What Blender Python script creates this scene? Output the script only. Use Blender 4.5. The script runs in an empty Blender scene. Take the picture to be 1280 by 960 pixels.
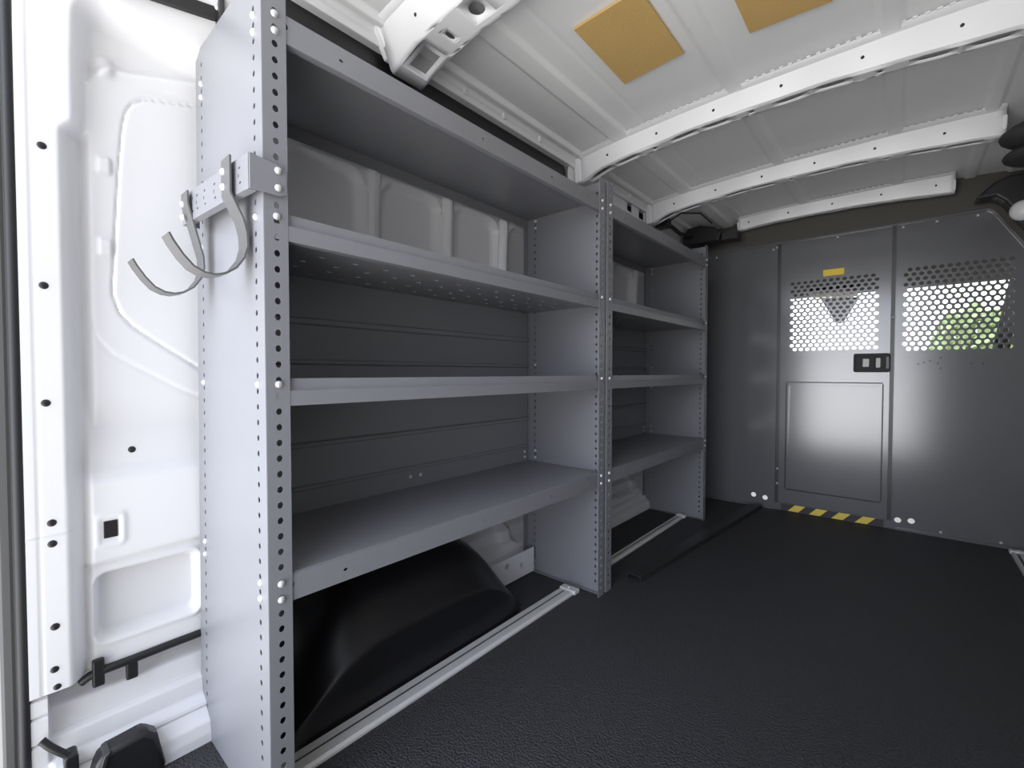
import bpy, math
import numpy as np
from mathutils import Vector, Matrix

# Cargo bay of a van.  x: towards the right-hand wall, y: from the rear door forwards, z: up from the cargo floor.
SC = bpy.context.scene
COL = SC.collection
R = math.radians

# ------------------------------------------------------------------ materials
def mat(name, col, rough=0.5, metal=0.0, bump=None, emit=None, coat=0.0, vary=0.0, spec=0.5, vscale=9):
    m = bpy.data.materials.new(name); m.use_nodes = True
    nt = m.node_tree; b = nt.nodes['Principled BSDF']
    b.inputs['Base Color'].default_value = (*col, 1)
    b.inputs['Roughness'].default_value = rough
    b.inputs['Metallic'].default_value = metal
    b.inputs['Specular IOR Level'].default_value = spec
    if coat:
        b.inputs['Coat Weight'].default_value = coat
        b.inputs['Coat Roughness'].default_value = 0.12
    tc = nt.nodes.new('ShaderNodeTexCoord')
    if vary:
        n = nt.nodes.new('ShaderNodeTexNoise'); n.inputs['Scale'].default_value = vscale; n.inputs['Detail'].default_value = 4
        nt.links.new(tc.outputs['Object'], n.inputs['Vector'])
        mx = nt.nodes.new('ShaderNodeMix'); mx.data_type = 'RGBA'
        nt.links.new(n.outputs['Fac'], mx.inputs['Factor'])
        mx.inputs['A'].default_value = (*[c * (1 - vary) for c in col], 1)
        mx.inputs['B'].default_value = (*[min(1, c * (1 + vary)) for c in col], 1)
        nt.links.new(mx.outputs['Result'], b.inputs['Base Color'])
    if bump:
        scale, strength, dist = bump
        n = nt.nodes.new('ShaderNodeTexNoise'); n.inputs['Scale'].default_value = scale; n.inputs['Detail'].default_value = 3
        nt.links.new(tc.outputs['Object'], n.inputs['Vector'])
        bp = nt.nodes.new('ShaderNodeBump'); bp.inputs['Strength'].default_value = strength; bp.inputs['Distance'].default_value = dist
        nt.links.new(n.outputs['Fac'], bp.inputs['Height']); nt.links.new(bp.outputs['Normal'], b.inputs['Normal'])
    return m

M = {}
M['white'] = mat('white_body_paint', (.80, .80, .81), .32, vary=.015)
M['roof'] = mat('white_roof_paint', (.86, .86, .855), .45, vary=.02)
M['grey'] = mat('grey_powder_coat', (.220, .223, .240), .34, vary=.02, bump=(700, .05, .001))
M['panel'] = mat('dark_grey_powder_coat', (.150, .152, .160), .17, metal=.18, vary=.03, bump=(500, .06, .001))
M['back'] = mat('back_sheet_grey', (.22, .224, .24), .42, vary=.03)
M['rubber'] = mat('black_rubber_floor', (.044, .044, .047), .55, spec=.35, bump=(190, 1.0, .012), vary=.45, vscale=230)
M['black'] = mat('black_plastic', (.012, .012, .013), .42, bump=(300, .08, .001))
M['gloss_black'] = mat('moulded_black_plastic', (.010, .010, .012), .33, bump=(400, .05, .001))
M['darkmetal'] = mat('black_painted_steel', (.032, .032, .034), .36)
M['seal'] = mat('black_rubber_seal', (.015, .015, .018), .6)
M['alu'] = mat('aluminium', (.72, .715, .70), .42, metal=.2, bump=(300, .05, .001))
M['zinc'] = mat('zinc_bolt', (.60, .60, .61), .3, metal=.35)
M['strap'] = mat('grey_steel_strap', (.135, .135, .135), .42, metal=.25)
M['kraft'] = mat('tan_felt_pad', (.64, .42, .15), .9, bump=(350, .5, .002), vary=.06)
M['yellow'] = mat('yellow_tape', (.85, .66, .10), .5)
M['blacktape'] = mat('black_tape', (.03, .03, .03), .5)
M['sticker'] = mat('yellow_sticker', (.90, .64, .03), .5)
M['paddle'] = mat('grey_paddle', (.25, .25, .25), .4, metal=.3)
M['headliner'] = mat('cab_headliner', (.035, .034, .032), .9)
M['header'] = mat('dull_header_trim', (.085, .080, .070), .8)
M['dash'] = mat('dashboard_plastic', (.03, .03, .03), .7)
M['beige'] = mat('beige_plastic', (.45, .40, .31), .7)
M['mirror'] = mat('grey_mirror_housing', (.16, .16, .16), .5)
M['leaf'] = mat('leaf_green', (.52, .62, .32), .8, vary=.4)
M['bark'] = mat('bark', (.10, .075, .05), .9)
M['ground'] = mat('concrete_ground', (.45, .45, .44), .9, vary=.08)
M['outer'] = mat('grey_outer_edge', (.12, .12, .12), .5)

def glass_mat():
    m = bpy.data.materials.new('windscreen_glass'); m.use_nodes = True
    nt = m.node_tree; out = nt.nodes['Material Output']; nt.nodes.remove(nt.nodes['Principled BSDF'])
    t = nt.nodes.new('ShaderNodeBsdfTransparent'); t.inputs[0].default_value = (.93, .96, .94, 1)
    g = nt.nodes.new('ShaderNodeBsdfGlossy'); g.inputs['Roughness'].default_value = .02
    mx = nt.nodes.new('ShaderNodeMixShader'); mx.inputs[0].default_value = .06
    nt.links.new(t.outputs[0], mx.inputs[1]); nt.links.new(g.outputs[0], mx.inputs[2]); nt.links.new(mx.outputs[0], out.inputs[0])
    return m
M['glass'] = glass_mat()

# ------------------------------------------------------------------ mesh helpers (all take world coordinates)
class MB:
    def __init__(s): s.v = []; s.f = []; s.m = []; s.mi = 0
    def add(s, vs, fs):
        o = len(s.v); s.v += [tuple(p) for p in vs]; s.f += [tuple(i + o for i in f) for f in fs]; s.m += [s.mi] * len(fs)
    def box(s, x0, x1, y0, y1, z0, z1):
        s.add([(x, y, z) for z in (z0, z1) for y in (y0, y1) for x in (x0, x1)],
              [(0, 2, 3, 1), (4, 5, 7, 6), (0, 1, 5, 4), (2, 6, 7, 3), (0, 4, 6, 2), (1, 3, 7, 5)])
    def prism(s, poly, fn, t0, t1):
        """poly: list of 2D points; fn(a, b, t) -> 3D; extruded between t0 and t1"""
        n = len(poly)
        s.add([fn(a, b, t0) for a, b in poly] + [fn(a, b, t1) for a, b in poly],
              [tuple(range(n))[::-1], tuple(range(n, 2 * n))] + [(i, (i + 1) % n, n + (i + 1) % n, n + i) for i in range(n)])
    def sweep(s, sections, closed=True, caps=True):
        n = len(sections[0]); o = []
        vs = [p for sec in sections for p in sec]; fs = []
        for k in range(len(sections) - 1):
            for i in range(n if closed else n - 1):
                j = (i + 1) % n
                fs.append((k * n + i, k * n + j, (k + 1) * n + j, (k + 1) * n + i))
        if closed and caps:
            fs.append(tuple(range(n))[::-1]); fs.append(tuple(range((len(sections) - 1) * n, len(sections) * n)))
        s.add(vs, fs)
    def tube(s, pts, r, n=10):
        pts = [Vector(p) for p in pts]; secs = []; up = Vector((0.13, 0.2, 1)).normalized()
        for i, p in enumerate(pts):
            d = (pts[min(i + 1, len(pts) - 1)] - pts[max(i - 1, 0)]).normalized()
            a = d.cross(up)
            if a.length < .05: a = d.cross(Vector((1, 0, 0)))
            a.normalize(); b = d.cross(a)
            secs.append([p + r * (math.cos(2 * math.pi * k / n) * a + math.sin(2 * math.pi * k / n) * b) for k in range(n)])
        s.sweep(secs)
    def dome(s, c, axis, r, h, n=12, rings=3):
        """low domed disc standing on c along axis"""
        c = Vector(c); ax = Vector(axis).normalized()
        a = ax.orthogonal().normalized(); b = ax.cross(a)
        vs = []; fs = []
        for k in range(rings):
            t = k / rings * math.pi / 2; rr = r * math.cos(t); hh = h * math.sin(t)
            vs += [c + ax * hh + rr * (math.cos(2 * math.pi * i / n) * a + math.sin(2 * math.pi * i / n) * b) for i in range(n)]
        vs.append(c + ax * h)
        for k in range(rings - 1):
            fs += [(k * n + i, k * n + (i + 1) % n, (k + 1) * n + (i + 1) % n, (k + 1) * n + i) for i in range(n)]
        top = (rings - 1) * n
        fs += [(top + i, top + (i + 1) % n, rings * n) for i in range(n)]
        fs.append(tuple(range(n))[::-1])
        s.add(vs, fs)
    def plate(s, a0, a1, b0, b1, holes, fn, na=1, nb=1, sides=8):
        """sheet in (a, b) with elliptical (or square) holes; holes: (ca, cb, cell_a, cell_b, ra, rb[, 'sq']); fn(a, b) -> 3D"""
        q = lambda v: round(v, 5)
        A = sorted({q(v) for v in [a0 + (a1 - a0) * i / na for i in range(na + 1)]} | {q(v) for h in holes for v in (h[0] - h[2] / 2, h[0] + h[2] / 2)})
        B = sorted({q(v) for v in [b0 + (b1 - b0) * i / nb for i in range(nb + 1)]} | {q(v) for h in holes for v in (h[1] - h[3] / 2, h[1] + h[3] / 2)})
        # drop interior base lines that would cut a hole cell
        A = [v for v in A]; B = [v for v in B]
        Aa = np.array(A); Ba = np.array(B)
        occ = np.zeros((len(A) - 1, len(B) - 1), bool)
        idx = {}
        def V(a, b):
            k = (q(a), q(b))
            if k not in idx: idx[k] = len(s.v); s.v.append(tuple(fn(a, b)))
            return idx[k]
        def F(*ids): s.f.append(tuple(ids)); s.m.append(s.mi)
        for h in holes:
            ca, cb, wa, wb, ra, rb = h[:6]; sq = len(h) > 6
            l, r_, d, u = q(ca - wa / 2), q(ca + wa / 2), q(cb - wb / 2), q(cb + wb / 2)
            i0, i1 = np.searchsorted(Aa, l - 1e-6), np.searchsorted(Aa, r_ - 1e-6)
            j0, j1 = np.searchsorted(Ba, d - 1e-6), np.searchsorted(Ba, u - 1e-6)
            occ[i0:i1, j0:j1] = True
            C = [(r_, u), (l, u), (l, d), (r_, d)]
            if sq:
                E = [(ca + ra, cb + rb), (ca - ra, cb + rb), (ca - ra, cb - rb), (ca + ra, cb - rb)]
                for k in range(4): F(V(*C[k]), V(*C[(k + 1) % 4]), V(*E[(k + 1) % 4]), V(*E[k]))
                continue
            n = sides // 4
            P = lambda t: V(ca + ra * math.cos(t), cb + rb * math.sin(t))
            for k in range(4):
                for i in range(n):
                    F(V(*C[k]), P((k + (i + 1) / n) * math.pi / 2), P((k + i / n) * math.pi / 2))
                F(V(*C[k]), V(*C[(k + 1) % 4]), P(((k + 1) % 4) * math.pi / 2))
        for i in range(len(A) - 1):
            for j in range(len(B) - 1):
                if not occ[i, j]:
                    F(V(A[i], B[j]), V(A[i + 1], B[j]), V(A[i + 1], B[j + 1]), V(A[i], B[j + 1]))
    def grid(s, P):
        n, m_ = P.shape[:2]; o = len(s.v)
        s.v += [tuple(p) for p in P.reshape(-1, 3).tolist()]
        for i in range(n - 1):
            for j in range(m_ - 1):
                s.f.append((o + i * m_ + j, o + (i + 1) * m_ + j, o + (i + 1) * m_ + j + 1, o + i * m_ + j + 1)); s.m.append(s.mi)
    def weld(s):
        idx = {}; mp = []; nv = []
        for p in s.v:
            k = (round(p[0], 5), round(p[1], 5), round(p[2], 5))
            if k not in idx: idx[k] = len(nv); nv.append(p)
            mp.append(idx[k])
        nf = []; nm = []
        for f, m in zip(s.f, s.m):
            g = []
            for i in f:
                j = mp[i]
                if j not in g: g.append(j)
            if len(g) > 2: nf.append(tuple(g)); nm.append(m)
        s.v, s.f, s.m = nv, nf, nm
    def build(s, name, m, parent=None, smooth=None, bevel=0, solid=0, subsurf=0):
        if solid: s.weld()
        off = Vector((0, 0, 0)); p = parent
        while p: off += p.location; p = p.parent
        me = bpy.data.meshes.new(name)
        me.from_pydata([(x - off.x, y - off.y, z - off.z) for x, y, z in s.v], [], s.f)
        for q in (m if isinstance(m, (list, tuple)) else [m]): me.materials.append(q)
        if any(s.m): me.polygons.foreach_set('material_index', s.m)
        me.validate()
        o = bpy.data.objects.new(name, me); COL.objects.link(o); o.parent = parent
        if smooth is not None:
            me.polygons.foreach_set('use_smooth', [True] * len(me.polygons))
            if smooth < 180:
                try: me.set_sharp_from_angle(angle=R(smooth))
                except Exception: pass
        if solid:
            md = o.modifiers.new('Solid', 'SOLIDIFY'); md.thickness = solid; md.offset = 0
        if bevel:
            md = o.modifiers.new('Bevel', 'BEVEL'); md.width = bevel; md.segments = 2; md.limit_method = 'ANGLE'; md.angle_limit = R(40)
        if subsurf:
            md = o.modifiers.new('Sub', 'SUBSURF'); md.levels = subsurf; md.render_levels = subsurf
        return o

def thing(name, label, cat, loc, group=None):
    o = bpy.data.objects.new(name, None); o.empty_display_size = .05; COL.objects.link(o); o.location = loc
    return tag(o, label, cat, group)
def tag(o, label, cat, group=None):
    o['label'] = label; o['category'] = cat
    if group: o['group'] = group
    return o
def struct(o): o['kind'] = 'structure'; return o
def rounded(x0, x1, y0, y1, r, n=5):
    pts = []
    for cx, cy, a in ((x1 - r, y1 - r, 0), (x0 + r, y1 - r, 90), (x0 + r, y0 + r, 180), (x1 - r, y0 + r, 270)):
        pts += [(cx + r * math.cos(R(a + 90 * i / n)), cy + r * math.sin(R(a + 90 * i / n))) for i in range(n + 1)]
    return pts
def sstep(a, b, v):
    t = np.clip((v - a) / (b - a), 0, 1); return t * t * (3 - 2 * t)
def sd_rrect(X, Y, x0, x1, y0, y1, r):
    qx = np.abs(X - (x0 + x1) / 2) - (x1 - x0) / 2 + r; qy = np.abs(Y - (y0 + y1) / 2) - (y1 - y0) / 2 + r
    return np.hypot(np.maximum(qx, 0), np.maximum(qy, 0)) + np.minimum(np.maximum(qx, qy), 0) - r
def sd_poly(X, Y, pts):
    d = np.full(X.shape, 1e9); inside = np.zeros(X.shape, bool); n = len(pts)
    for i in range(n):
        ax, ay = pts[i]; bx, by = pts[(i + 1) % n]
        ex, ey = bx - ax, by - ay; wx, wy = X - ax, Y - ay
        t = np.clip((wx * ex + wy * ey) / (ex * ex + ey * ey), 0, 1)
        d = np.minimum(d, np.hypot(wx - ex * t, wy - ey * t))
        c = ((ay > Y) != (by > Y)) & (X < (bx - ax) * (Y - ay) / ((by - ay) if by != ay else 1e-9) + ax)
        inside ^= c
    return np.where(inside, -d, d)

YP = 3.165            # bulkhead plane
XF, XB = -.85, -1.215  # shelving front and back
XC = -.25             # centre line of the van

# ------------------------------------------------------------------ setting: floor
b = MB(); b.box(-1.30, .78, -.06, YP + .02, -.03, 0)
struct(b.build('floor', M['rubber']))

# left body side: pressed sheet as a relief x(y, z)
def wall_profile(z):
    zs = [-.03, .02, .045, .060, .078, .088, .122, .132, .172, .186, .196, .2155, .222, 1.30, 1.45, 1.60, 1.70, 1.78]
    xs = [-1.180, -1.180, -1.186, -1.206, -1.214, -1.236, -1.242, -1.256, -1.262, -1.290, -1.300, -1.302, -1.262, -1.262, -1.254, -1.205, -1.165, -1.13]
    return np.interp(z, zs, xs)
def wall_relief(Y, Z):
    X = wall_profile(Z)
    up = sstep(.213, .224, Z)                                    # main pressed panel above the wiring ledge
    # rear pillar, stepping back to a recess, then the inner panel stepping forward again
    pe = .101 + .018 * sstep(1.295, 1.325, Z)
    sh = Z - .25 * (Y - .20)
    op = sd_rrect(Y - (pe - .101), Z + .10 * (np.minimum(Y, .40) - .2), .103, 6.0, -1.0, 1.556, .055)
    rim = sstep(-.034, .003, op) * (1 - sstep(.42, .50, Y) * sstep(1.40, 1.42, Z))
    X = X + up * rim * .040 - .0016 * np.exp(-((Y - .064) / .0016) ** 2) * up
    inner = sd_rrect(Y, sh, .141, 6.0, -1.0, 1.470, .05)
    inner_step = sstep(.006, -.012, inner) * sstep(.66, .80, Z)
    X = X + .014 * np.exp(-(((Y - .172) / .016) ** 2 + ((Z - 1.462) / .022) ** 2) ** 2)
    X = X + up * (1 - rim) * (-.016 + .019 * np.maximum(inner_step, sstep(.80, .62, Z) * sstep(.128, .142, Y)))
    near = sstep(.46, .40, Y)
    # removable cover outline and the crease below it
    cover = sd_poly(Y, Z, [(.181, 1.0), (.186, 1.10), (.195, 1.26), (.202, 1.35), (.208, 1.385), (.218, 1.405), (.234, 1.420), (.256, 1.428), (.285, 1.436), (.44, 1.478), (.44, .775), (.352, .832), (.25, .905), (.212, .935), (.192, .962)])
    X = X + near * up * (-.005 * np.exp(-(cover / .0022) ** 2) + .001 * sstep(.004, -.004, cover))
    low = sd_poly(Y, Z, [(.139, 1.2), (.139, .97), (.142, .945), (.150, .918), (.163, .894), (.18, .872), (.30, .795), (.45, .72), (.6, .7), (.6, 1.3)])
    X = X + near * up * (.0012 * sstep(.006, -.006, low) - .0022 * np.exp(-(low / .0030) ** 2)) * sstep(1.1, .95, Z) * sstep(.128, .140, Y)
    for zc in (1.262, 1.095):                                     # press tabs beside the cover
        t = sd_rrect(Y, Z, .160, .182, zc - .016, zc + .016, .004)
        X = X + .006 * sstep(.003, -.003, t)
    # waist crease, access-hole rim, seam and lower window pressing
    X = X + near * up * (1 - rim) * .016 * sstep(.64, .60, Z - .02 * Y)
    rim2 = sd_rrect(Y, Z, .147, .188, .480, .540, .008)
    X = X + near * .0035 * np.exp(-(rim2 / .006) ** 2)
    X = X - near * (1 - rim) * up * .010 * sstep(.447, .438, Z - .04 * (Y - .12)) * sstep(.11, .14, Y)
    win = sd_rrect(Y, Z, .146, .322, .282, .416, .018)
    X = X - near * .030 * sstep(.006, -.006, win) + near * .004 * np.exp(-((win - .010) / .005) ** 2)
    X = X - .004 * np.exp(-((Z - .525 + .0) / .003) ** 2) * rim * up
    # pillar continues to the floor only at the very back
    lowpil = (1 - sstep(.070, .076, Y)) * (1 - up)
    X = X * (1 - lowpil) + (-1.232) * lowpil
    for zc in (.066, .127, .180):
        X = X - near * (1 - up) * .006 * np.exp(-((Z - zc) / .0020) ** 2)
    # pressed blanks behind the shelving
    far = sstep(.44, .52, Y)
    for k in range(9):
        y0 = .835 + .30 * (k - 1)
        p = sd_rrect(Y, Z, y0, y0 + .226, .98, 1.436, .05)
        X = X - far * .026 * sstep(.009, -.009, p) + far * .005 * np.exp(-((p - .013) / .005) ** 2)
        q = sd_rrect(Y, Z, y0 + .250, y0 + .282, .90, 1.475, .015)
        X = X + far * .020 * sstep(.006, -.008, q) - far * .004 * np.exp(-((q - .006) / .004) ** 2)
        w = sd_rrect(Y, Z, y0 + .02, y0 + .25, .115, .40, .03)
        X = X - far * .020 * sstep(.008, -.008, w) * sstep(.0, .02, far)
    return X
ys = np.concatenate([np.linspace(.046, .50, 152), np.linspace(.508, YP, 300)])
zs = np.concatenate([np.linspace(-.03, .24, 90), np.linspace(.244, 1.76, 330)])
Y, Z = np.meshgrid(ys, zs, indexing='ij')
b = MB(); b.grid(np.stack([wall_relief(Y, Z), Y, Z], -1))
wall_left = struct(b.build('wall_left', M['white'], smooth=60))
# black domes standing in for the dark of the open pillar holes
for (y, z, r) in ((.080, 1.257, .0075), (.078, .998, .0075), (.077, .778, .0075), (.081, .550, .0075), (.081, .510, .0075), (.082, .350, .0075), (.080, .268, .007), (.083, .233, .0065), (.208, .669, .0075)):
    x = float(wall_relief(np.array([[y]]), np.array([[z]]))[0, 0])
    b = MB(); b.dome((x - .001, y, z), (1, 0, 0), r, .0035); o = b.build('plug_or_dark_hole', M['black'], wall_left, smooth=50); o['label'] = 'dark hole in the white pillar, drawn as a black dome'
b = MB(); xs_ = float(wall_relief(np.array([[.168]]), np.array([[.51]]))[0, 0])
b.box(xs_ - .004, xs_ + .0025, .157, .179, .494, .529); o = b.build('access_hole', M['black'], wall_left, bevel=.001); o['label'] = 'square black access hole'  # black block paints the dark inside the hole
b = MB(); b.box(-1.262, -1.2485, .240, .253, .108, .124); b.build('rivet_nut', M['alu'], wall_left, bevel=.002)

# right body side (closed), mirrors the left one in outline
b = MB(); secs = []
for y in np.linspace(-.02, YP, 34):
    rib = .02 * (math.sin(y * 9) > .75)
    secs.append([(-2 * abs(XC) - x - 0 * rib + 0 if False else (2 * XC - x), y, z) for x, z in
                 ((-1.19, -.03), (-1.19, .05), (-1.26, .2), (-1.265 + rib, .5), (-1.265 + rib, 1.0), (-1.26, 1.35), (-1.205, 1.60), (-1.13, 1.78))])
b.sweep(secs, closed=False)
struct(b.build('wall_right', M['white'], smooth=35, solid=.004))

# ------------------------------------------------------------------ ceiling with longitudinal beads
def roof_z(x): u = (x - XC) / .8; return 1.806 - .035 * np.abs(u) ** 2.2
def roof_relief(X, Y):
    Zr = roof_z(X)
    for c, w in ((-.885, .034), (-.455, .025), (-.045, .025), (.225, .020), (.385, .034)):
        d = np.abs(X - c) - w
        Zr = Zr - .009 * sstep(.005, -.005, d)
    Zr = Zr + .003 * np.exp(-((X + .766) / .004) ** 2)
    # side channel and rail
    for sgn in (-1, 1):
        d = (X - XC) * sgn
        Zr = Zr - .016 * sstep(.800, .812, d) + .010 * sstep(.822, .834, d) - .035 * sstep(.836, .862, d)
    p = sd_rrect(X, Y, -.985, .485, -.3, .60, .05)
    Zr = Zr - .006 * np.exp(-(p / .008) ** 2) + .006 * sstep(.0, -.012, p)
    return Zr
xs = np.unique(np.concatenate([np.linspace(-1.116, .616, 260), np.linspace(-1.116, -1.03, 50), np.linspace(.53, .616, 50)]))
ys = np.concatenate([np.linspace(-.02, .72, 90), np.linspace(.75, YP + .1, 30)])
X, Y = np.meshgrid(xs, ys, indexing='ij')
b = MB(); b.grid(np.stack([X, Y, roof_relief(X, Y)], -1))
struct(b.build('ceiling', M['roof'], smooth=50))
b = MB()   # outer roof skin above, closes the bay to the light
b.box(-1.2, .7, -.03, YP + .2, 1.83, 1.845); struct(b.build('ceiling_outer_skin', M['white']))
b = MB(); b.box(-1.2, .7, -.10, -.03, 1.70, 1.845); struct(b.build('trim_1', M['white'], bevel=.01))   # rear roof header

# side rail lips under the ceiling
def rail_strip(x0, x1, sgn, name):
    b = MB()
    b.prism([(x0, 1.722), (x1, 1.722), (x1 + .004 * sgn, 1.738), (x1 + .002 * sgn, 1.752), (x0, 1.765)], lambda a, c, t: (a, t, c), .02, YP)
    return struct(b.build(name, M['white'], bevel=.002))
rail_strip(-1.128, -1.098, 1, 'trim_2'); rail_strip(.628, .598, -1, 'trim_3')
for y in (1.03, 1.22, 1.43, 2.0, 2.2):
    b = MB(); b.box(-1.100, -1.088, y, y + .018, 1.735, 1.756); struct(b.build('trim_5', M['white'], bevel=.003))
# black sheet standing in for the dark of the opening between roof rail and top shelf
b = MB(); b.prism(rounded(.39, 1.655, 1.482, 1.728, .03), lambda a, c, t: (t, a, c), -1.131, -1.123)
struct(b.build('dark_cavity_panel', M['black']))
# white side plate with two square openings
b = MB(); holes = [(2.235, 1.708, .075, .075, .026, .026, 'sq'), (2.375, 1.702, .085, .075, .030, .026, 'sq')]
b.plate(1.66, 3.10, 1.60, 1.755, holes, lambda a, c: (-1.112, a, c))
side_plate = struct(b.build('trim_6', M['white'], solid=.003))
b = MB(); b.box(-1.150, -1.128, 2.17, 2.45, 1.66, 1.75); b.build('cavity', M['black'], side_plate)  # black backing paints the dark seen through the two openings

# ------------------------------------------------------------------ roof bows
def bow(yc, half_bot, half_top, flange, label, zdrop=0.0, foot=0.0, x0=-1.085, x1=.585):
    root = thing('roof_bow', label, 'roof rib', (XC, yc, 1.70), 'white roof bows across the ceiling')
    def zb(x):
        u = (x + .40) / .70
        e = abs(x - XC)
        return 1.733 - zdrop - .055 * abs(u) ** 2.2 * (1 if u < 0 else .8) - .02 * float(sstep(.72, .82, np.array(e)))
    def zt(x): return min(float(roof_z(x)) - .004, 1.80)
    # section: (parameter s, y offset, height fraction)
    S = [0, .06, .14, .16, .22, .24, .32, .38]
    Yo = [-half_top - flange, -half_top, -half_bot - .003, -half_bot + .004, half_bot - .004, half_bot + .003, half_top, half_top + flange]
    H = [1, .93, .06, 0, 0, .06, .93, 1]
    def fn(x, s):
        wob = .004 * math.sin(x * 23) * math.sin(x * 7)
        yo = float(np.interp(s, S, Yo)); h = float(np.interp(s, S, H))
        lo = zb(x); return (x, yc + yo + wob * (1 - h), lo + (zt(x) - lo) * h)
    holes = []
    for k in range(14):
        x = -.99 + k * .115
        if k % 3 != 2: holes.append((x, .19, .10, .038, .034, .0075))
        else: holes.append((x, .19, .03, .03, .006, .010))
    if half_bot > .04:
        holes = [(-1.005, .19, .085, .05, .030, .017, 'sq'), (-.905, .19, .03, .03, .007, .010), (-.80, .185, .06, .045, .020, .013)] + [h for h in holes if h[0] > -.75]
    b = MB()
    holes = [h for h in holes if x0 + h[2] / 2 < h[0] < x1 - h[2] / 2]
    # section break lines must exist in the sheet: lay it out strip by strip
    for lo, hi in zip(S[:-1], S[1:]):
        hs = [h for h in holes if lo <= h[1] <= hi]
        if lo == .06: hs = []
        b.plate(x0, x1, lo, hi, hs, fn, na=48, nb=1, sides=12)
    b.mi = 1
    for k in range(7):
        x = -.95 + .21 * k
        if not x0 + .03 < x < x1 - .03: continue
        p = fn(min(max(x, x0 + .05), x1 - .04), .10); b.dome((p[0], p[1] - .001, p[2]), (0, -1, -.3), .0042, .0015, 8, 2)
    b.build('channel', [M['white'], M['black']], root, smooth=40, solid=.0015)
    # gusset feet at both ends
    for sgn, xe in ((1, x0), (-1, x1)):
        b = MB(); foot_e = foot if abs(xe - XC) > .75 else .052
        prof = [(-half_top - .012, 1.762), (half_top + .012, 1.762), (half_bot + .012, 1.668 + foot_e), (-half_bot - .012, 1.662 + foot_e)]
        b.prism(prof, lambda a, c, t: (t, yc + a, c), xe - (.022 if foot_e < .05 else .003) * sgn, xe + .012 * sgn)
        b.build('gusset', M['white'], root, bevel=.006)
    # stitched sealer line beside the rear flange
    b = MB()
    for k in range(60):
        x = -.98 + k * .0245
        if not x0 < x < x1 - .01: continue
        b.box(x, x + .011, yc - half_top - flange - .004, yc - half_top - flange - .0005, float(roof_z(x)) - .006, float(roof_z(x)) - .002)
    b.build('sealer_bead', M['white'], root)
    return root
bow(.805, .052, .095, .02, 'white roof bow nearest the rear, above the front of the first shelving bay', foot=.032)
bow(1.745, .026, .044, .03, 'white roof bow second from the rear, meeting the wall where the shelving bays join')
bow(2.465, .026, .044, .03, 'white roof bow third from the rear, between the tan pads and the bulkhead', x1=.262)
bow(3.10, .017, .034, .02, 'white roof bow right above the top edge of the grey bulkhead', x0=-.80, x1=.168)

# tan pads stuck under the roof skin
def pad(pts, label):
    b = MB(); z = 1.786
    n = 12; poly = []
    for i in range(4):
        (xa, ya), (xb, yb) = pts[i], pts[(i + 1) % 4]
        poly += [(xa + (xb - xa) * k / n, ya + (yb - ya) * k / n) for k in range(n)]
    b.prism(poly, lambda a, c, t: (a, c, float(roof_z(a)) + t), -.0095, -.003)
    tag(b.build('roof_pad', M['kraft']), label, 'insulation pad', 'tan square pads on the ceiling')
pad([(-.712, 1.09), (-.716, 1.40), (-.520, 1.393), (-.520, 1.09)], 'whole tan felt pad stuck to the ceiling above the shelves')
pad([(-.349, 1.12), (-.349, 1.437), (-.158, 1.455), (-.158, 1.12)], 'tan felt pad on the ceiling cut off by the top of the photo')

# ------------------------------------------------------------------ shelving
ZS = (1.475, 1.1225, .824, .463)
LIP = .049
BOLT = None
def bolt(root, loc, axis):
    global BOLT
    if BOLT is None:
        b = MB(); b.dome((0, 0, 0), (0, 0, 1), .0068, .0055, n=12, rings=3)
        o = b.build('bolt', M['zinc'], smooth=60); BOLT = o.data; bpy.data.objects.remove(o)
    o = bpy.data.objects.new('bolt', BOLT); COL.objects.link(o); o.parent = root
    o.location = Vector(loc) - root.location
    o.rotation_euler = Vector(axis).to_track_quat('Z', 'Y').to_euler()
def upright(root, y, inward, contour=False):
    """sheet end panel at y, front flange turned towards `inward` (+1 / -1 in y)"""
    H = 1.545; pit = .0282; n = 53
    xb = lambda z: XB + (.0 if not contour else (-.035 + .038 * max(0, z) / H))
    b = MB()
    holes = [(.034, .04 + k * pit, .016, .0200, .0045, .0056) for k in range(n)] + [(.326, .04 + k * pit, .016, .0200, .0040, .0054) for k in range(n)]
    b.plate(0, .365, 0, H, holes, lambda a, c: (XF - a * (XF - xb(c)) / .365, y, c), nb=1)
    fl = .041
    holes = [(.0215, .032 + k * pit, .022, .0200, .0054, .0062) for k in range(54)]
    b.plate(0, fl, 0, H, holes, lambda a, c: (XF, y + inward * a, c))
    # rear flange and bottom flange
    b.plate(0, .03, 0, H, [], lambda a, c: (xb(c), y + inward * a, c))
    b.plate(0, .365, 0, .02, [], lambda a, c: (XF - a, y + inward * c, .002))
    b.build('end_panel', M['grey'], root, solid=.0016)
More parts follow.
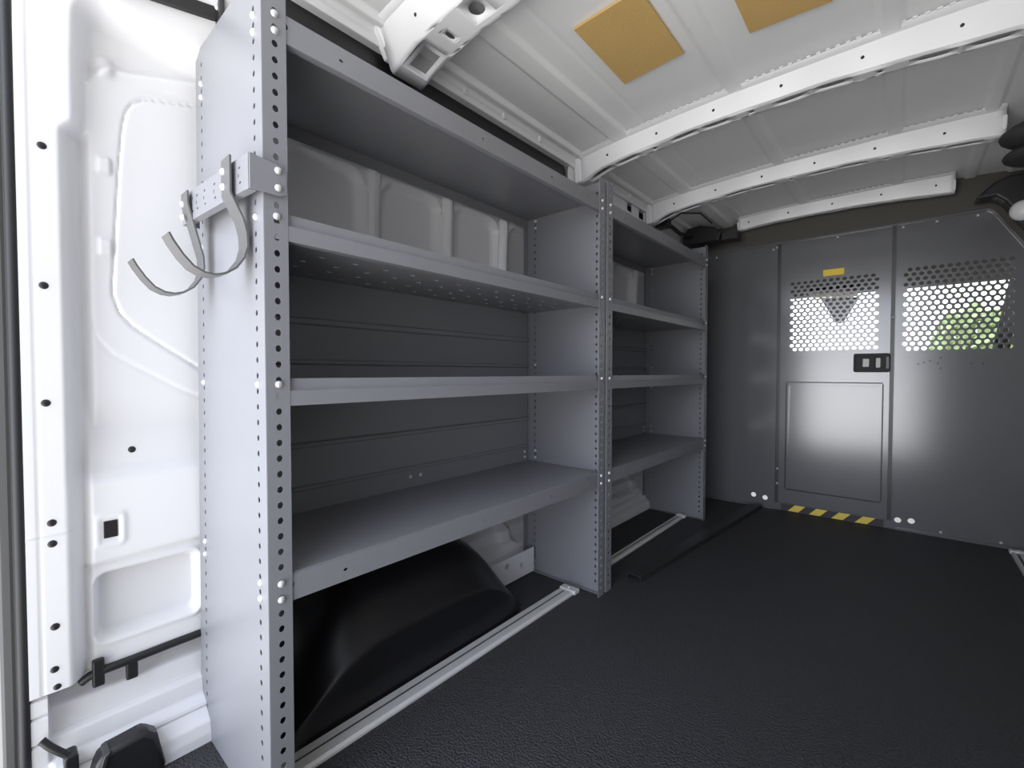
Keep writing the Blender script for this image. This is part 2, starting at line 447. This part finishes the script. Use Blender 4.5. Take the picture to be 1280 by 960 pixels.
def shelf(root, y0, y1, z, raised, holes_under):
    b = MB(); L = y1 - y0; F0 = XF - .0045   # lip sits behind the upright flanges
    if raised:
        # raised front lip: upper band set back, crease, lower band forward, then the deck
        prof = [(F0 - .012, z - .004), (F0 - .012, z), (F0 - .004, z), (F0 - .002, z - LIP * .42), (F0 + .004, z - LIP * .46), (F0 + .004, z - LIP), (F0 - .012, z - LIP), (F0 - .02, z - LIP * .72)]
        for (xa, za), (xb_, zb_) in zip(prof[:-1], prof[1:]):
            b.add([(xa, y0, za), (xa, y1, za), (xb_, y1, zb_), (xb_, y0, zb_)], [(0, 1, 2, 3)])
        zd = z - LIP * .72
        holes = []
        if holes_under:
            for i in range(14):
                for j in range(5):
                    holes.append((y0 + .07 + i * (L - .14) / 13 + .012 * (j % 2), .06 + j * .062, .022, .014, .0085, .0042))
        b.plate(y0, y1, .02, .365, holes, lambda a, c: (XF - c, a, zd))
        b.plate(y0, y1, zd, z + .005, [], lambda a, c: (XB, a, c))
    else:
        holes = [(y0 + .04, z - .020, .012, .016, .0030, .0048), (y0 + .145, z - .026, .016, .012, .0048, .003), (y0 + L * .46, z - .024, .012, .014, .003, .004), (y1 - .33, z - .024, .014, .014, .004, .004), (y1 - .11, z - .022, .012, .012, .003, .004)]
        b.plate(y0, y1, z - LIP, z, holes, lambda a, c: (F0 + .002, a, c))
        b.plate(y0, y1, .003, .365, [], lambda a, c: (XF - c, a, z))
        b.plate(y0, y1, 0, .014, [], lambda a, c: (F0 + .002 - c, a, z - LIP))
        b.plate(y0, y1, z - .034, z, [], lambda a, c: (XB + .001, a, c))
        b.add([(F0 + .0022, y0, z - .003), (F0 + .0022, y1, z - .003), (F0 - .002, y1, z + .0012), (F0 - .002, y0, z + .0012)], [(0, 1, 2, 3)])
    b.build('shelf', M['grey'], root, solid=.0016)
def bay(name_label, y0, y1, contour):
    root = thing('shelving_unit', name_label, 'shelving', ((XF + XB) / 2, (y0 + y1) / 2, 0), 'grey steel shelving bays along the left wall')
    upright(root, y0, 1, contour); upright(root, y1, -1)
    for k, z in enumerate(ZS): shelf(root, y0 + .003, y1 - .003, z, k in (1, 2), k == 1)
    # ribbed back sheet from the bottom shelf to the second shelf
    prof = [(.463, 0), (.520, 0), (.524, .006), (.530, .006), (.534, 0), (.634, 0), (.638, .007), (.646, .007), (.650, 0), (.800, 0), (.856, 0), (.860, .006), (.867, .006), (.871, 0), (.962, 0), (.966, .007), (.978, .007), (.982, 0), (1.085, 0)]
    b = MB()
    for (za, da), (zb_, db) in zip(prof[:-1], prof[1:]):
        b.add([(XB + .004 + da, y0 + .01, za), (XB + .004 + da, y1 - .01, za), (XB + .004 + db, y1 - .01, zb_), (XB + .004 + db, y0 + .01, zb_)], [(0, 1, 2, 3)])
    b.build('back_panel', M['back'], root, solid=.0012)
    for z in ZS:
        for y, s in ((y0, 1), (y1, -1)):
            for dz in ((-.010,) if z in ZS[1:3] else (-.010, -.039)):
                bolt(root, (XF + .001, y + s * .0215, z + dz), (1, 0, 0))
                bolt(root, (XF - .032, y - s * .001, z + dz), (0, -s, 0)) if not (y == y1 or y0 > 1) else None
                bolt(root, (XB + .04, y + s * .001, z + dz + (.055 if z < 1.2 else 0)), (0, s, 0))
                if y == y0 and y0 < 1: bolt(root, (XF - .326 * (XF - (XB - .035 + .038 * z / 1.545)) / .365, y - .001, z + dz), (0, -1, 0))
    for y, s in ((y1, -1),):
        for dz in (.018, .040): bolt(root, (XB + .006, y + s * .03, ZS[3] + dz), (1, 0, 0))
    for dy in (-.02, .02): bolt(root, (XB + .006, (y0 + y1) / 2 + dy, .498), (1, 0, 0))
    return root
bay('grey steel shelving bay nearest the rear, standing over the black wheel arch', .325, 1.515, True)
bay('farther grey steel shelving bay, standing between the near bay and the bulkhead', 1.5315, 2.672, False)

# hook bracket on the near end panel
root = thing('hook_bracket', 'grey perforated bracket with two curved hooks bolted to the near shelving end panel', 'hook', (-1.0, .30, 1.207))
A, B_ = Vector((-.845, .300)), Vector((-1.165, .284))
def barfn(a, c):
    p = A + (B_ - A) * (a / .32); return (p.x, p.y, 1.207 - c)
b = MB()
holes = []
for g in (.035, .085, .145, .195, .235, .262):
    holes += [(g, .017, .014, .010, .0045, .0022), (g + .004, .030, .008, .010, .002, .0042), (g - .003, .043, .014, .010, .0045, .0022)]
b.plate(0, .32, 0, .060, holes, barfn)
b.plate(0, .32, 0, .012, [], lambda a, c: (barfn(a, 0)[0], barfn(a, 0)[1] + c, 1.207))
b.plate(0, .32, 0, .012, [], lambda a, c: (barfn(a, 0)[0], barfn(a, 0)[1] + c, 1.147))
b.plate(0, .030, 0, .060, [], lambda a, c: (B_.x, B_.y + a, 1.207 - c))
b.build('bar', M['grey'], root, solid=.0022)
b = MB()
poly = [(0, 1.207), (.050, 1.200), (.062, 1.190), (.062, 1.152), (.050, 1.147), (0, 1.147)]
b.prism(poly, lambda a, c, t: (-.845 + t, .300 + a, c), 0, .003)
b.build('wrap_plate', M['grey'], root, bevel=.0008)
for z in (1.190, 1.160): bolt(root, (-.841, .3465, z), (1, 0, 0))
def hook(xc, off, w=.042):
    P = [(.296, 1.214), (.297, 1.19), (.302, 1.15), (.312, 1.11), (.318, 1.085), (.319, 1.062), (.313, 1.040), (.300, 1.020), (.284, 1.008), (.268, 1.003), (.252, 1.004), (.236, 1.012), (.222, 1.028), (.209, 1.048), (.203, 1.060)]
    P = [(y + off[0], z + off[1]) for y, z in P]
    # hangs in front of the bar, then swings under it
    P = [(min(y, .288 + off[0]) - .004 if z > 1.14 else y - .008, z) for y, z in P]
    # densify
    pts = []
    for i in range(len(P) - 1):
        for k in range(3):
            t = k / 3; pts.append((P[i][0] + (P[i + 1][0] - P[i][0]) * t, P[i][1] + (P[i + 1][1] - P[i][1]) * t))
    pts.append(P[-1])
    b = MB(); n = len(pts)
    vs = []; th = .0016
    for i, (y, z) in enumerate(pts):
        ya, za = pts[max(i - 1, 0)]; yb, zb_ = pts[min(i + 1, n - 1)]
        d = math.hypot(yb - ya, zb_ - za); ny, nz = (zb_ - za) / d * th, -(yb - ya) / d * th
        ww = w / 2
        vs.append([(xc - ww, y - ny, z - nz), (xc + ww, y - ny, z - nz), (xc + ww, y + ny, z + nz), (xc - ww, y + ny, z + nz)])
    b.sweep(vs); b.build('hook', M['strap'], root, smooth=40)
    for z in (1.193, 1.166): bolt(root, (xc - .012, .283 + off[0] - (.0 if off[0] > -.005 else .0), z + off[1]), (0, -1, 0))
hook(-.915, (.004, 0)); hook(-1.125, (-.006, -.010))

# ------------------------------------------------------------------ floor rails, loose channel, wheel arch
def floor_rail(x0, x1, y0, y1, label, ends):
    root = thing('floor_rail', label, 'floor rail', ((x0 + x1) / 2, (y0 + y1) / 2, 0), 'aluminium floor rails')
    w = x1 - x0; m = x0 + w * .38
    b = MB()
    b.prism([(x0, 0), (x1, 0), (x1, .006), (x1 - .006, .012), (m + .006, .012), (m + .006, .004), (m - .006, .004), (m - .006, .012), (x0 + .002, .012)], lambda a, c, t: (a, t, c), y0, y1)
    b.build('rail', M['alu'], root)
    b = MB(); b.box(m - .0062, m + .0062, y0 + .002, y1 - .03, .0035, .0062); b.build('groove_shade', M['darkmetal'], root)  # dark strip paints shade into the rail groove
    for y in ends:
        b = MB(); b.box(x0 - .004, x1 + .008, y - .022, y + .012, .0, .016); b.build('end_clamp', M['alu'], root, bevel=.003)
        bolt(root, ((x0 + x1) / 2, y - .006, .016), (0, 0, 1))
    return root
floor_rail(-.990, -.932, .335, 1.47, 'silver aluminium rail on the floor in front of the black wheel arch', (1.455,))
floor_rail(-.992, -.952, 1.555, 2.655, 'dull aluminium rail on the floor under the farther shelving bay', (2.635,))
floor_rail(.382, .432, .9, 3.13, 'aluminium rail on the floor at the right edge by the bulkhead corner', (3.10,))

b = MB()   # inverted U channel lying loose, slightly askew
d = Vector((.685 - .812, 0)); p0 = Vector((-.812, 1.690)); p1 = Vector((-.684, 3.120))
dirv = (p1 - p0).normalized(); side = Vector((dirv.y, -dirv.x))
pr = [(-.030, 0), (-.030, .026), (.030, .026), (.030, 0), (.0265, 0), (.0265, .0225), (-.0265, .0225), (-.0265, 0)]
b.prism(pr, lambda a, c, t: (p0.x + dirv.x * t + side.x * a, p0.y + dirv.y * t + side.y * a, c), 0, (p1 - p0).length)
tag(b.build('steel_channel', M['darkmetal'], bevel=.0012), 'loose black steel channel lying on the floor, pointing at the bulkhead', 'metal channel')

b = MB(); secs = []
Ys = [.405, .43, .46, .50, .54, .58, .62, .66, .72, .80, .90, .98, 1.05, 1.10, 1.15, 1.19, 1.22, 1.245]
Ss = [.02, .14, .30, .50, .68, .83, .93, .985, 1.0, 1.0, 1.0, .98, .92, .80, .62, .42, .22, .02]
for y, s in zip(Ys, Ss):
    e = math.sqrt(max(0, 1 - ((y - .825) / .425) ** 8)) if abs(y - .825) < .425 else 0
    xo = lambda x: -1.262 + (x + 1.262) * (.86 + .14 * e)
    secs.append([(xo(x), y, z * (s if z > .0 else 1)) for x, z in ((-.997, .0), (-1.000, .02), (-1.006, .08), (-1.012, .140), (-1.0135, .148), (-1.019, .157), (-1.040, .182), (-1.066, .222), (-1.095, .262), (-1.125, .288), (-1.17, .305), (-1.232, .312), (-1.25, .312))])
b.sweep(secs, closed=False)
b.box(-1.25, -.993, .40, 1.26, 0, .004)
tag(b.build('wheel_arch_cover', M['gloss_black'], smooth=70, subsurf=1), 'moulded black plastic wheel arch cover under the near shelving bay', 'wheel arch')

b = MB()   # white bracket plate low on the wall, two dark holes
b.plate(1.20, 1.50, .004, .105, [(1.33, .075, .05, .04, .012, .012), (1.42, .052, .05, .04, .012, .012)], lambda a, c: (-1.172, a, c), sides=12)
tag(b.build('side_bracket', M['white'], solid=.003), 'white plate with two round holes between wheel arch and middle shelving panel', 'bracket')

# ------------------------------------------------------------------ bulkhead partition
root = thing('van_bulkhead', 'dark grey steel bulkhead with door and perforated windows at the front of the cargo bay', 'partition', (XC, YP, 0))
pl = lambda a, c: (a, YP, c)
def perf(x0, x1, z0, z1, cols, rows):
    dx = (x1 - x0) / (cols - .5); dz = (z1 - z0) / rows; out = []
    for r in range(rows):
        for c in range(cols):
            out.append((x0 + dx * (c + .5) - (dx * .5 if r % 2 else 0) + 0, z0 + dz * (r + .5), dx, dz, dx * .345, dz * .41))
    return out
plug_holes = lambda pts: [(x, z, .04, .04, .0145, .0145) for x, z in pts]
b = MB(); b.plate(-1.25, -.595, .005, 1.62, plug_holes([(-.713, .068), (-.648, .060)]), pl, sides=16)
b.build('left_panel', M['panel'], root, solid=.003)
slits = []
for z, xa, xb_ in ((.779, -.545, -.085), (.132, -.545, -.085)):
    slits += [((xa + xb_) / 2, z, xb_ - xa, .012, (xb_ - xa) / 2 - .006, .0032, 'sq')]
for x in (-.541, -.089): slits.append((x, .4555, .012, .635, .0032, .317, 'sq'))
b = MB()
b.plate(-.577, -.063, .045, 1.62, perf(-.517, -.124, .962, 1.376, 13, 18) + slits, pl, sides=12)
def ridge(x0, x1, z0, z1):
    r = .004; b.prism([(x0, z0), (x1, z0), (x1, z1), (x0, z1)], lambda a, c, t: (a, YP + t, c), -.001, -r)
for (x0, x1, z0, z1) in ((-.528, -.102, .757, .764), (-.528, -.522, .150, .757), (-.108, -.102, .150, .757)): ridge(x0, x1, z0, z1)
door = b.build('door', M['panel'], root, solid=.003)
b = MB()   # right panel: rectangle field plus sloping shoulder
rh = perf(-.004, .372, .948, 1.386, 13, 17)
rh += [(.050, .880, .016, .016, .0050, .0045), (.072, .888, .016, .016, .0050, .0045), (.096, .896, .016, .016, .0045, .0045), (.135, .910, .016, .016, .005, .0045), (.125, .884, .016, .016, .0045, .0045), (.135, .858, .016, .016, .0035, .005), (.245, .880, .016, .016, .004, .004), (.285, .880, .014, .018, .0035, .006)]
rh += plug_holes([(-.018, .052), (.036, .058)])
b.plate(-.043, .395, .005, 1.452, rh, pl, sides=12)
top = sorted({round(p[0], 5) for p in b.v if abs(p[2] - 1.452) < 1e-5}); edge = sorted({round(p[2], 5) for p in b.v if abs(p[0] - .395) < 1e-5})
poly = [pl(x, 1.452) for x in top] + [pl(.312, 1.600), pl(.290, 1.620), pl(-.043, 1.620)]; b.add(poly, [tuple(range(len(poly)))])
poly = [pl(.395, z) for z in edge[::-1]] + [pl(.76, .005), pl(.76, .80)]; b.add(poly, [tuple(range(len(poly)))])
b.build('right_panel', M['panel'], root, solid=.003)
# seam strips, dark backing and header
b = MB()
for x in (-.586, -.0525): b.box(x - .012, x + .012, YP + .006, YP + .012, 0, 1.62)
b.box(-.556, -.074, YP + .014, YP + .02, .10, .82); b.box(.02, .32, YP + .012, YP + .018, .83, .935)  # plates added behind the slits and small holes to keep them dark
b.build('dark_backing', M['darkmetal'], root)
b = MB()
for x in (-.5955, -.0435): b.box(x - .0015, x + .0015, YP - .008, YP + .002, .045, 1.62)
b.build('edge_flange', M['panel'], root)
b = MB()
b.prism([(-1.20, 1.622), (.290, 1.622), (.312, 1.604), (.40, 1.452), (.76, .80), (.80, .80), (.80, 1.84), (-1.20, 1.84)], lambda a, c, t: (a, YP + t, c), .004, .03)
b.build('header', M['header'], root)
b = MB()
b.prism([(-1.20, 1.612), (.286, 1.612), (.306, 1.596), (.395, 1.44), (.76, .78), (.767, .785), (.402, 1.449), (.312, 1.604), (.290, 1.622), (-1.20, 1.622)], lambda a, c, t: (a, YP + t, c), -.012, -.001)
b.build('top_flange', M['panel'], root)
b = MB(); b.box(-1.2, -.60, YP - .012, YP + .004, .0, .012); b.box(-.03, .75, YP - .012, YP + .004, 0, .012)
b.box(-.60, -.03, YP - .004, YP + .012, 0, .043)
b.build('kick_strip', M['panel'], root, bevel=.001)
b = MB(); n = 9; x0, x1 = -.560, -.075; w = (x1 - x0) / n
for k in range(n):
    b.mi = 1 if k % 2 else 0
    xa, xb_ = x0 + k * w, x0 + (k + 1) * w; sl = .018
    b.prism([(xa - (0 if k == 0 else sl), .003), (xb_ - (0 if k == n - 1 else sl), .003), (xb_ + (0 if k == n - 1 else sl), .042), (xa + (0 if k == 0 else sl), .042)], lambda a, c, t: (a, YP + t, c), -.0065, -.0045)
b.build('hazard_tape', [M['blacktape'], M['yellow']], root)['label'] = 'black and yellow striped tape'
# latch and sticker on the door
b = MB(); b.prism(rounded(-.218, -.062, .838, .940, .010), lambda a, c, t: (a, YP + t, c), -.018, -.001)
b.prism(rounded(-.210, -.125, .852, .926, .006), lambda a, c, t: (a, YP + t, c), -.022, -.017)
b.build('latch', M['dash'], door, bevel=.003)
b = MB(); b.prism(rounded(-.178, -.148, .866, .912, .005), lambda a, c, t: (a, YP + t, c), -.027, -.021); b.prism(rounded(-.122, -.100, .862, .916, .006), lambda a, c, t: (a, YP + t, c), -.024, -.017)
b.build('latch_paddle', M['paddle'], door, bevel=.002)
b = MB(); b.prism(rounded(-.080, -.064, .856, .922, .004), lambda a, c, t: (a, YP + t, c), -.026, -.017)
b.build('latch_bolt', M['darkmetal'], door, bevel=.002)
b = MB(); b.prism(rounded(-.366, -.268, 1.388, 1.424, .004), lambda a, c, t: (a, YP + t, c), -.0030, -.0016)
b.build('sticker', M['sticker'], door)['label'] = 'yellow sticker above the perforated window'
for x, z in ((-.60, 1.595), (-.62, 1.585), (-.95, 1.59), (-.30, 1.60), (-.02, 1.598), (.11, 1.60), (.255, 1.598), (.15, .025), (.36, .022), (-.584, .25), (-.584, .16), (-.0525, 1.13)):
    bolt(root, (x, YP - .0015 if x not in (-.584, -.0525) else YP - .001, z), (0, -1, 0))

# ------------------------------------------------------------------ small parts on the body
root = thing('wiring_harness', 'black wiring conduit with clips running along the white side wall', 'cable', (-1.26, .25, .22))
b = MB()
pts = [(-1.258, .120, .206), (-1.252, .132, .216), (-1.248, .15, .220), (-1.248, .20, .220), (-1.250, .27, .221), (-1.250, .34, .222), (-1.250, .385, .222)]
b.tube(pts, .0085, 12); b.build('conduit', M['black'], root, smooth=60)
b = MB(); b.box(-1.254, -1.240, .135, .154, .192, .247); b.build('clip', M['black'], root, bevel=.003)
b = MB(); b.box(-1.254, -1.241, .188, .208, .180, .218); b.build('clip', M['black'], root, bevel=.003)

root = thing('access_cover', 'black moulded box on the white sill at the bottom left corner', 'plastic cover', (-1.19, .175, 0))
b = MB()
base = [(.108, .0), (.240, .0), (.226, .078), (.205, .098), (.150, .092), (.132, .082)]
b.prism(base, lambda a, c, t: (t + (.0 if c > .02 else .0), a, c + .003), -1.212, -1.165)
b.build('body', M['black'], root, bevel=.009, smooth=40)
b = MB(); b.prism([(.117, .01), (.126, .01), (.150, .094), (.141, .090)], lambda a, c, t: (t, a, c + .003), -1.206, -1.160); b.build('rim', M['darkmetal'], root, bevel=.002)

root = thing('latch_block', 'small black latch with short cable beside the white rear pillar, bottom left', 'latch', (-1.2, .09, .09))
b = MB(); b.prism(rounded(.088, .108, .060, .105, .006), lambda a, c, t: (t, a, c), -1.225, -1.190); b.build('body', M['black'], root, bevel=.003)
b = MB(); b.tube([(-1.222, .060, .142), (-1.215, .070, .128), (-1.210, .082, .114), (-1.205, .095, .100)], .0065, 8); b.build('cable', M['black'], root, smooth=60)

root = thing('overhead_track', 'black track end with steel clip high on the left wall above the shelving end panel', 'track', (-1.16, .3, 1.64))
b = MB(); b.prism([(0, 0), (.012, 0), (.012, .026), (0, .026)], lambda a, c, t: (-1.163 + a, .16 + .20 * t, 1.569 + .040 * t + c), 0, 1)
b.build('track', M['black'], root)
b = MB(); b.box(-1.166, -1.138, .350, .361, 1.598, 1.655); b.build('clip', M['darkmetal'], root, bevel=.003)
bolt(root, (-1.152, .3495, 1.632), (0, -1, 0))

# black boxes in both top corners by the bulkhead
root = thing('trim_box', 'black plastic box high up between the farther shelving bay and the bulkhead', 'plastic box', (-.93, 2.99, 1.66))
b = MB(); b.prism([(-1.09, 1.690), (-1.06, 1.745), (-.985, 1.752), (-.90, 1.728), (-.86, 1.690), (-.87, 1.640), (-1.0, 1.640), (-1.09, 1.65)], lambda a, c, t: (a, t, c), 2.93, 3.05)
b.build('body', M['black'], root, bevel=.008)
b = MB(); b.prism([(-.865, 1.645), (-.862, 1.685), (-.80, 1.700), (-.775, 1.690), (-.775, 1.640)], lambda a, c, t: (a, t, c), 2.96, 3.05); b.build('end_cap', M['dash'], root, bevel=.004)
b = MB(); b.tube([(-1.06, 2.55, 1.700), (-1.05, 2.65, 1.690), (-1.05, 2.78, 1.680), (-1.03, 2.95, 1.690)], .012, 8); b.tube([(-1.04, 2.56, 1.69), (-.98, 2.62, 1.745), (-.92, 2.75, 1.765), (-.90, 2.9, 1.74)], .004, 6); b.build('cable', M['black'], root, smooth=60)
b = MB(); b.box(-1.10, -1.03, 2.53, 2.60, 1.665, 1.715); b.build('plug_or_dark_hole', M['black'], root, bevel=.006)

root = thing('corner_trim', 'black moulded trim in the top right corner above the bulkhead shoulder', 'trim', (.40, 3.0, 1.6))
b = MB(); b.prism([(.232, 1.640), (.295, 1.705), (.340, 1.722), (.60, 1.722), (.60, 1.20), (.52, 1.30), (.392, 1.500), (.330, 1.610), (.300, 1.640)], lambda a, c, t: (a, t, c), 3.02, 3.13)
b.build('body', M['black'], root, bevel=.01)
b = MB(); b.dome((.385, 3.02, 1.555), (-.3, -1, 0), .045, .03, 20, 5); b.build('white_cap', M['white'], root, smooth=60)
root = thing('rail_cover', 'dark rounded cover under the right roof edge, at the end of the third white bow', 'trim', (.34, 2.55, 1.70))
def blob(c, r, name):
    b = MB(); secs = []
    for t in np.linspace(-.985, .985, 15):
        k = (1 - t * t) ** .35
        secs.append([(c[0] + r[0] * k * math.cos(a), c[1] + r[1] * t, c[2] + r[2] * k * math.sin(a)) for a in np.linspace(0, 2 * math.pi, 24, endpoint=False)])
    b.sweep(secs); b.build(name, M['dash'], root, smooth=60)
blob((.43, 2.45, 1.685), (.185, .10, .058), 'body'); blob((.41, 2.50, 1.628), (.150, .10, .040), 'lower_lobe')

b = MB(); b.prism(rounded(.10, .78, -.05, 1.80, .02), lambda a, c, t: (a, t, c), -.085, -.045); struct(b.build('door_1', M['white'], bevel=.004))   # closed right-hand rear door
# rear door opening seal at the left edge
b = MB(); b.tube([(-1.236, .040, z) for z in np.linspace(-.05, 1.80, 12)], .0085, 12); struct(b.build('trim_7', M['seal'], smooth=60))
b = MB(); b.box(-1.30, -1.240, .010, .032, -.10, 1.80); struct(b.build('trim_8', M['outer'], bevel=.006))

# ------------------------------------------------------------------ cab beyond the bulkhead and the world outside
b = MB(); b.box(-1.2, .72, YP + .12, 4.32, 1.60, 1.63); b.prism([(4.28, 1.46), (4.36, 1.44), (4.36, 1.62), (4.1, 1.62)], lambda a, c, t: (t, a, c), -1.2, .72)
struct(b.build('ceiling_cab', M['headliner']))
b = MB(); b.box(-1.15, .70, 4.45, 5.0, .0, .86); struct(b.build('trim_9', M['dash'], bevel=.03))
for sgn, nm in ((-1, 'wall_cab_left'), (1, 'wall_cab_right')):
    b = MB(); X0 = XC + sgn * .735
    b.prism([(3.2, 0), (5.0, 0), (5.0, .80), (4.9, .93), (4.82, .93), (3.95, .93), (3.95, 1.55), (4.25, 1.60), (3.2, 1.60)], lambda a, c, t: (t, a, c), X0 + .25 * sgn, X0 + .28 * sgn)
    struct(b.build(nm, M['dash']))
    b = MB(); b.sweep([[(X0 + dx + .06 * sgn, 4.30 + dy, 1.50) for dx, dy in ((-.035, 0), (.035, 0), (.035, .05), (-.035, .05))], [(X0 + dx + .03 * sgn, 4.95 + dy, .86) for dx, dy in ((-.045, 0), (.045, 0), (.045, .05), (-.045, .05))]])
    struct(b.build('trim_10', M['dash']))
b = MB(); b.sweep([[(-1.0, 4.36, 1.46), (-1.05, 4.98, .86), (-1.05, 4.984, .86), (-1.0, 4.364, 1.46)], [(.50, 4.36, 1.46), (.55, 4.98, .86), (.55, 4.984, .86), (.50, 4.364, 1.46)]])
struct(b.build('window_1', M['glass']))
root = thing('rear_view_mirror', 'dark mirror housing hanging at the windscreen behind the perforated door', 'mirror', (-.39, 4.3, 1.45))
b = MB(); b.prism([(-.515, 1.420), (-.265, 1.400), (-.36, 1.225), (-.385, 1.205), (-.41, 1.225)], lambda a, c, t: (a, t, c), 4.26, 4.31); b.build('housing', M['mirror'], root, bevel=.015)
b = MB(); b.prism([(-.60, 1.470), (-.26, 1.450), (-.28, 1.405), (-.56, 1.420)], lambda a, c, t: (a, t, c), 4.22, 4.26); b.build('console', M['beige'], root, bevel=.01)

b = MB(); b.box(-30, 30, 5.5, 45, -.72, -.68); struct(b.build('ground', M['ground']))
import random
random.seed(4)
def tree(x, y, h, r, label):
    root = thing('tree', label, 'tree', (x, y, -.68), 'trees seen through the windscreen')
    b = MB(); b.tube([(x, y, -.68), (x + .03, y, h * .4), (x, y, h * .75)], .12, 8); b.build('trunk', M['bark'], root, smooth=60)
    b = MB()
    for k in range(420):
        u, v, w = random.gauss(0, 1), random.gauss(0, 1), random.gauss(0, 1); n = math.sqrt(u * u + v * v + w * w); q = random.random() ** .4
        c = Vector((x + r * u / n * q, y + r * v / n * q, h * .55 + h * .5 * w / n * q)); s = .16 + .12 * random.random()
        e = Vector((random.gauss(0, 1), random.gauss(0, 1), random.gauss(0, 1))).normalized(); f = e.orthogonal().normalized(); g = e.cross(f)
        b.add([c + f * s, c + g * s * .5, c - f * s, c - g * s * .5, c + e * s * .15], [(0, 1, 4), (1, 2, 4), (2, 3, 4), (3, 0, 4)])
    b.build('crown', M['leaf'], root)
tree(1.22, 14, 2.15, .85, 'green tree outside, behind the right-hand perforated panel')
tree(3.6, 15.5, 2.6, 1.2, 'taller green tree outside, at the right edge of the perforated panel')

BASE_SKY, LOBE_WIDE, LOBE_HOT, LOBE_SKY = .36, 2.2, 2.7, 2.1
# ------------------------------------------------------------------ light: overcast sky plus bright lobes added behind and ahead of the van, reaching in through the open rear doors and the windscreen
w = bpy.data.worlds.new('sky'); SC.world = w; w.use_nodes = True
nt = w.node_tree; bg = nt.nodes['Background']
tc = nt.nodes.new('ShaderNodeTexCoord')
def lobe(d, cos0, amp):
    d = Vector(d).normalized()
    vm = nt.nodes.new('ShaderNodeVectorMath'); vm.operation = 'DOT_PRODUCT'; vm.inputs[1].default_value = d
    nt.links.new(tc.outputs['Generated'], vm.inputs[0])
    mr = nt.nodes.new('ShaderNodeMapRange'); mr.interpolation_type = 'SMOOTHERSTEP'
    mr.inputs['From Min'].default_value = cos0; mr.inputs['From Max'].default_value = 1
    mr.inputs['To Min'].default_value = 0; mr.inputs['To Max'].default_value = amp
    nt.links.new(vm.outputs['Value'], mr.inputs['Value']); return mr.outputs[0]
tot = None
for l in (((0, -1, -.70), math.cos(R(66)), LOBE_WIDE), ((-.10, -1, -.06), math.cos(R(9)), LOBE_HOT), ((0, 1, .15), math.cos(R(50)), 1.3)):
    o = lobe(*l)
    if tot is None: tot = o
    else:
        ad = nt.nodes.new('ShaderNodeMath'); ad.operation = 'ADD'; nt.links.new(tot, ad.inputs[0]); nt.links.new(o, ad.inputs[1]); tot = ad.outputs[0]
ad = nt.nodes.new('ShaderNodeMath'); ad.operation = 'ADD'; nt.links.new(tot, ad.inputs[0]); ad.inputs[1].default_value = BASE_SKY
nt.links.new(ad.outputs[0], bg.inputs['Strength']); bg.inputs['Color'].default_value = (1.0, .99, .98, 1)
bg2 = nt.nodes.new('ShaderNodeBackground'); bg2.inputs['Color'].default_value = (.80, .89, 1.10, 1)
nt.links.new(lobe((.15, -1, .62), math.cos(R(46)), LOBE_SKY), bg2.inputs['Strength'])
ash = nt.nodes.new('ShaderNodeAddShader'); nt.links.new(bg.outputs[0], ash.inputs[0]); nt.links.new(bg2.outputs[0], ash.inputs[1])
nt.links.new(ash.outputs[0], nt.nodes['World Output'].inputs['Surface'])
L = bpy.data.lights.new('rear_door_portal', 'AREA'); L.shape = 'RECTANGLE'; L.size = 2.0; L.size_y = 1.75
L.cycles.is_portal = True
lo = bpy.data.objects.new('rear_door_portal', L); COL.objects.link(lo); lo.location = (XC, -.11, .86); lo.rotation_euler = (R(90), 0, 0)

# ------------------------------------------------------------------ camera and colour management
cam = bpy.data.cameras.new('camera'); cam.sensor_width = 36; cam.lens = 570.4 / 1280 * 36; cam.clip_start = .01
co = bpy.data.objects.new('camera', cam); COL.objects.link(co)
co.location = (0, 0, .982 * .85); co.rotation_euler = (R(90) - .0244, 0, .7111)
SC.camera = co
vs = SC.view_settings
vs.view_transform = 'Standard'; vs.look = 'None'; vs.gamma = 1; vs.use_curve_mapping = False
vs.exposure = 1.08
SC.cycles.max_bounces = 12; SC.cycles.diffuse_bounces = 8; SC.cycles.glossy_bounces = 6; SC.cycles.transparent_max_bounces = 12
SC.cycles.use_denoising = True; SC.cycles.sample_clamp_indirect = 10
